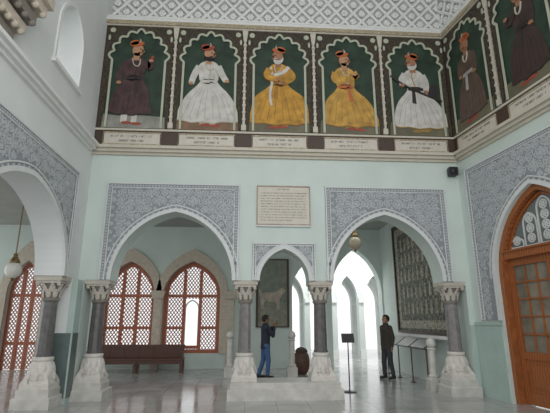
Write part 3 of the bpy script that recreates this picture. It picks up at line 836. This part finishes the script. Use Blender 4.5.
# ------------------------------------------------------------------ sign stand, display rail, posts, drum
ss = thing('sign_stand', 'thin black floor stand with small black sign beside plinth', 'sign', (2.42, .78, 0))
MB().lathe([(.16,0),(.16,.015),(.03,.035)], n=24).build('foot', M['black'], ss)
MB().tube([(0,0,.02),(0,0,1.15)], .014).build('pole', M['black'], ss)
b = MB().add([(-.15,-.05,1.1),(.15,-.05,1.1),(.15,-.035,1.09),(-.15,-.035,1.09),(-.15,.02,1.3),(.15,.02,1.3),(.15,.035,1.29),(-.15,.035,1.29)],
    [(0,3,2,1),(4,5,6,7),(0,1,5,4),(1,2,6,5),(2,3,7,6),(3,0,4,7)]); b.build('sign_board', M['black_plastic'], ss)

br = thing('display_rail', 'low rail with sloping dark display boards before the large picture', 'railing', (4.6, 2.75, 0))
MB().tube([(-.1,-1.55,.9),(-.1,1.6,.9)], .024).build('front_rail', M['rail'], br)
MB().tube([(.12,-1.55,1.06),(.12,1.6,1.06)], .024).build('rear_rail', M['rail'], br)
for y in (-1.5, -.47, .56, 1.57):
    MB().tube([(-.1,y,0),(-.1,y,.9)], .02).tube([(-.1,y,.9),(.12,y,1.06)], .02).lathe([(.08,0),(.08,.015),(.02,.03)], -.1, y, 0, 16).build('post', M['rail'], br)
for y in (-1.46, -.43, .6):
    b = MB().add([(-.15,y,.9),(.16,y,1.115),(.16,y+.95,1.115),(-.15,y+.95,.9),(-.15,y,.925),(.16,y,1.14),(.16,y+.95,1.14),(-.15,y+.95,.925)],
        [(0,1,2,3),(4,7,6,5),(0,4,5,1),(1,5,6,2),(2,6,7,3),(3,7,4,0)])
    b.build('sloping_board', M['board'], br)

def post(x, y, label, h=1.3):
    r = thing('stone_post', label, 'post', (x, y, 0), 0, 'short white stone posts in the veranda')
    MB().cbox(-.15, .15, -.15, .15, 0, .28, .03).build('foot', M['plinth'], r)
    MB().lathe([(.12,.28),(.13,.32),(.09,.36),(.085,h-.3),(.11,h-.27),(.09,h-.24)], n=16).build('shaft', M['plinth'], r)
    MB().lathe([(.08,h-.24),(.12,h-.15),(.1,h-.06),(.03,h)], n=16).build('finial', M['plinth'], r, smooth=True)
post(-.47, 3.7, 'white stone post left of the person in blue jeans')
post(1.38, 3.7, 'white stone post right of the person in blue jeans')
post(4.5, .92, 'white stone post just behind the right corner column', 1.2)

dm = thing('drum_bin', 'dark brown rounded drum bin seen through the small arch', 'bin', (1.74, 4.3, 0))
MB().lathe([(.14,0),(.19,.05),(.25,.22),(.26,.36),(.24,.52),(.18,.66)], n=24).build('body', paint(92,66,52), dm, smooth=True)
MB().lathe([(.19,.65),(.2,.68),(.14,.76),(.03,.8)], n=24).build('lid', paint(70,52,44), dm, smooth=True)

# ------------------------------------------------------------------ people
def hand(b, w, d, n, t):
    w = Vector(w); d = Vector(d).normalized(); n = Vector(n); n = (n-d*n.dot(d)).normalized(); t = d.cross(n) if t > 0 else n.cross(d)
    for o in (-.03, -.01, .01, .03): b.capsule(w+t*o*.6, w+d*.085+t*o, .016, .0125)
    for o, L in ((-.032, .062), (-.011, .075), (.011, .08), (.032, .072)):
        p = w+d*.085+t*o; a = .25
        for i, f in enumerate((.45, .32, .23)):
            q = p + (d*cos(a)+n*sin(a))*L*f*1.1; b.capsule(p, q, .0095-.001*i, .0088-.001*i); p = q; a += .5
    p = w+d*.025+t*.03; q = p+(t*.75+d*.6+n*.25).normalized()*.04; b.capsule(p, q, .0125, .011)
    b.capsule(q, q+(d*.85+t*.2+n*.4).normalized()*.032, .011, .009)

def person(loc, rz, label, jacket, trousers, shoes, arms, feet, head_tilt=0.):
    r = thing('person', label, 'person', loc, rz)
    b = MB()
    b.loft([(0,.01,.84,.13,.1),(0,.01,.95,.155,.11),(0,0,1.08,.135,.1),(0,0,1.25,.16,.11),(0,.005,1.38,.175,.11),(0,.01,1.44,.12,.085),(0,.01,1.48,.06,.06)])
    b.capsule((0,.015,1.44),(0,.0,1.56),.058,.054)
    hz = 1.625
    hd = MB()
    hd.sphere((0,.01,hz+.02),.1,24,16,(.78,.97,1.0)); hd.sphere((0,-.025,hz-.045),.075,20,12,(.82,.85,.95))
    hd.sphere((0,-.055,hz-.085),.034,12,8,(1,.9,.8))
    hd.capsule((0,-.085,hz+.015),(0,-.107,hz-.02),.009,.014)
    hd.capsule((-.022,-.082,hz-.058),(.022,-.082,hz-.058),.009,.009)
    for s in (-1, 1):
        hd.sphere((s*.08,.015,hz-.005),.03,10,8,(.35,.7,1.1)); hd.capsule((s*.012,-.09,hz+.035),(s*.05,-.078,hz+.035),.009,.008)
    Rm = Matrix.Translation((0,0,1.55)) @ Matrix.Rotation(head_tilt, 4, 'X') @ Matrix.Translation((0,0,-1.55))
    b.add([Rm @ Vector(v) for v in hd.v], hd.f)
    hips = {-1: Vector((-.09,.01,.9)), 1: Vector((.09,.01,.9))}
    for s in (-1, 1):
        kn, an = feet[s]; kn = Vector(kn); an = Vector(an)
        b.capsule(hips[s], kn, .085, .055); b.capsule(kn, an, .055, .038)
        b.capsule(an+Vector((0,.03,-.045)), an+Vector((0,-.14,-.058)), .034, .028)
        el, wr, hd_, pn = arms[s]; sh = Vector((s*.18,.01,1.41))
        b.capsule(sh, el, .05, .04); b.capsule(el, wr, .04, .027)
        hand(b, wr, hd_, pn, 1 if s > 0 else -1)
    b.build('body', M['skin'], r, remesh=.0075)
    for s in (-1, 1):
        MB().sphere(Rm @ Vector((s*.031,-.083,hz+.015)), .0115, 10, 8).build('eye', M['hair'], r)
    h = MB(); hh = MB().sphere((0,.016,hz+.028),.108,28,18,(.8,.98,1.0))
    ks = set(i for i, v in enumerate(hh.v) if v[2] > hz-.065 and not (v[1] < -.03 and v[2] < hz+.07) and not (v[1] < .03 and v[2] < hz+.0))
    h.add([Rm @ Vector(v) for v in hh.v], [f for f in hh.f if all(i in ks for i in f)])
    me = h.build('hair', M['hair'], r, smooth=True); so = me.modifiers.new('t', 'SOLIDIFY'); so.thickness = .012; so.offset = 1
    j = MB()
    j.loft([(0,.01,.8,.178,.135),(0,.01,.84,.185,.14),(0,.005,1.0,.172,.13),(0,0,1.2,.182,.135),(0,.0,1.36,.2,.135),(0,.01,1.44,.15,.11),(0,.012,1.5,.075,.075)])
    for s in (-1, 1):
        el, wr, hd_, pn = arms[s]; el = Vector(el); wr = Vector(wr); sh = Vector((s*.18,.01,1.4))
        j.capsule(sh, el, .072, .06); j.capsule(el, el+(wr-el)*.95, .06, .043)
    J_ = j.build('jacket', jacket, r, remesh=.012)
    MB().loft([(0,.01,1.475,.078,.078),(0,.006,1.5,.084,.084),(0,.006,1.535,.076,.078)]).build('collar', jacket, J_, smooth=True)
    t = MB(); t.loft([(0,.01,.74,.12,.1),(0,.01,.84,.165,.122),(0,.01,.98,.162,.12)])
    for s in (-1, 1):
        kn, an = feet[s]; kn = Vector(kn); an = Vector(an)
        t.capsule(hips[s], kn, .1, .074); t.capsule(kn, an+Vector((0,0,.03)), .074, .06)
    t.build('trousers', trousers, r, remesh=.012)
    for s in (-1, 1):
        an = Vector(feet[s][1])
        q = MB(); q.capsule(an+Vector((0,.035,-.04)), an+Vector((0,-.15,-.052)), .046, .038)
        q.capsule(an+Vector((0,.01,.0)), an+Vector((0,.0,.03)), .05, .05)
        q.v = [(x, y, max(z, .0)) for x, y, z in q.v]
        q.build('shoe', shoes, r, smooth=True)
    return r
navy = mat('navy_cloth', rgb(40,46,60), .8, .2, 14); jeans = mat('blue_denim', rgb(66,96,138), .85, .2, 20)
olive = mat('olive_cloth', rgb(56,51,43), .85, .2, 14); greyt = mat('dark_trousers', rgb(52,54,60), .85, .15, 20)
shoe1 = mat('dark_shoe', rgb(38,34,34), .5, .1, 12)
V = Vector
R1 = math.radians(105)
p1 = person((.58, 3.4, 0), R1, 'person in navy jacket and blue jeans photographing with raised phone', navy, jeans, shoe1,
    {-1: (V((-.2,-.16,1.17)), V((-.075,-.25,1.42)), (.2,-.25,1), (.5,-1,0)), 1: (V((.2,-.16,1.17)), V((.075,-.25,1.42)), (-.2,-.25,1), (-.5,-1,0))},
    {-1: ((-.11,-.05,.49),(-.12,-.02,.09)), 1: ((.1,.04,.49),(.12,.16,.09))}, 0.05)
p2 = person((4.06, 3.0, 0), math.radians(-70), 'person in dark olive jacket and dark trousers standing before the large picture', olive, greyt, shoe1,
    {-1: (V((-.24,.05,1.13)), V((-.225,.01,.89)), (.03,-.06,-1), (.9,-.2,0)), 1: (V((.24,.05,1.13)), V((.225,.02,.89)), (-.03,-.06,-1), (-.9,-.2,0))},
    {-1: ((-.1,-.05,.49),(-.12,-.03,.09)), 1: ((.1,.02,.49),(.12,.08,.09))}, -0.1)
ph = thing('phone', 'black phone held up by the person in blue jeans', 'phone')
bpy.context.view_layer.update()
ph.location = p1.matrix_world @ V((0, -.345, 1.53)); ph.rotation_euler = (0, 0, R1)
MB().cbox(-.04, .04, -.005, .005, -.075, .075, .003).build('case', M['black'], ph)
MB().box(-.036, .036, .0052, .0062, -.07, .07).build('screen', M['dark_pane'], ph)

# ------------------------------------------------------------------ light, world, camera
w = bpy.data.worlds.new('World'); S.world = w; w.use_nodes = True
bg = w.node_tree.nodes['Background']; bg.inputs[0].default_value = (.98, .99, 1, 1); bg.inputs[1].default_value = 1.18
def area(name, loc, target, sx, sy, e, c=(1,1,1)):
    l = bpy.data.lights.new(name, 'AREA'); l.shape = 'RECTANGLE'; l.size = sx; l.size_y = sy; l.energy = e; l.color = c
    o = bpy.data.objects.new(name, l); C.objects.link(o); o.location = loc
    o.rotation_euler = (Vector(target)-Vector(loc)).to_track_quat('-Z', 'Y').to_euler()
area('hall_fill', (.5, -9.5, 6.0), (.4, 0, 3.6), 7, 3, 165, (1, .995, .98))  # unseen fill added above the camera to lift the hall walls
area('veranda_fill', (-2, 1.4, 4.85), (-2, 2.6, 0), 7, 1, 36)  # added fill for veranda ambient, hidden behind the wall over the arches
area('veranda_fill_right', (3.2, 1.4, 4.85), (3.2, 3, 0), 2.5, 1, 24)  # added fill, also out of view, brightening the veranda behind the right arch
area('passage_fill', (4, 8, 4.85), (4, 8.6, 0), 5, 1, 220)  # unseen fill added to brighten the arcade passage, not a fitted lamp
S.view_settings.view_transform = 'Standard'

cam = bpy.data.cameras.new('Camera'); co = bpy.data.objects.new('Camera', cam); C.objects.link(co)
cam.sensor_width = 36; cam.lens = 430/550*36; cam.clip_start = .05
co.location = (0, -9.8, 1.6); co.rotation_euler = (math.radians(90+14.85), 0, math.radians(-3.7))
S.camera = co
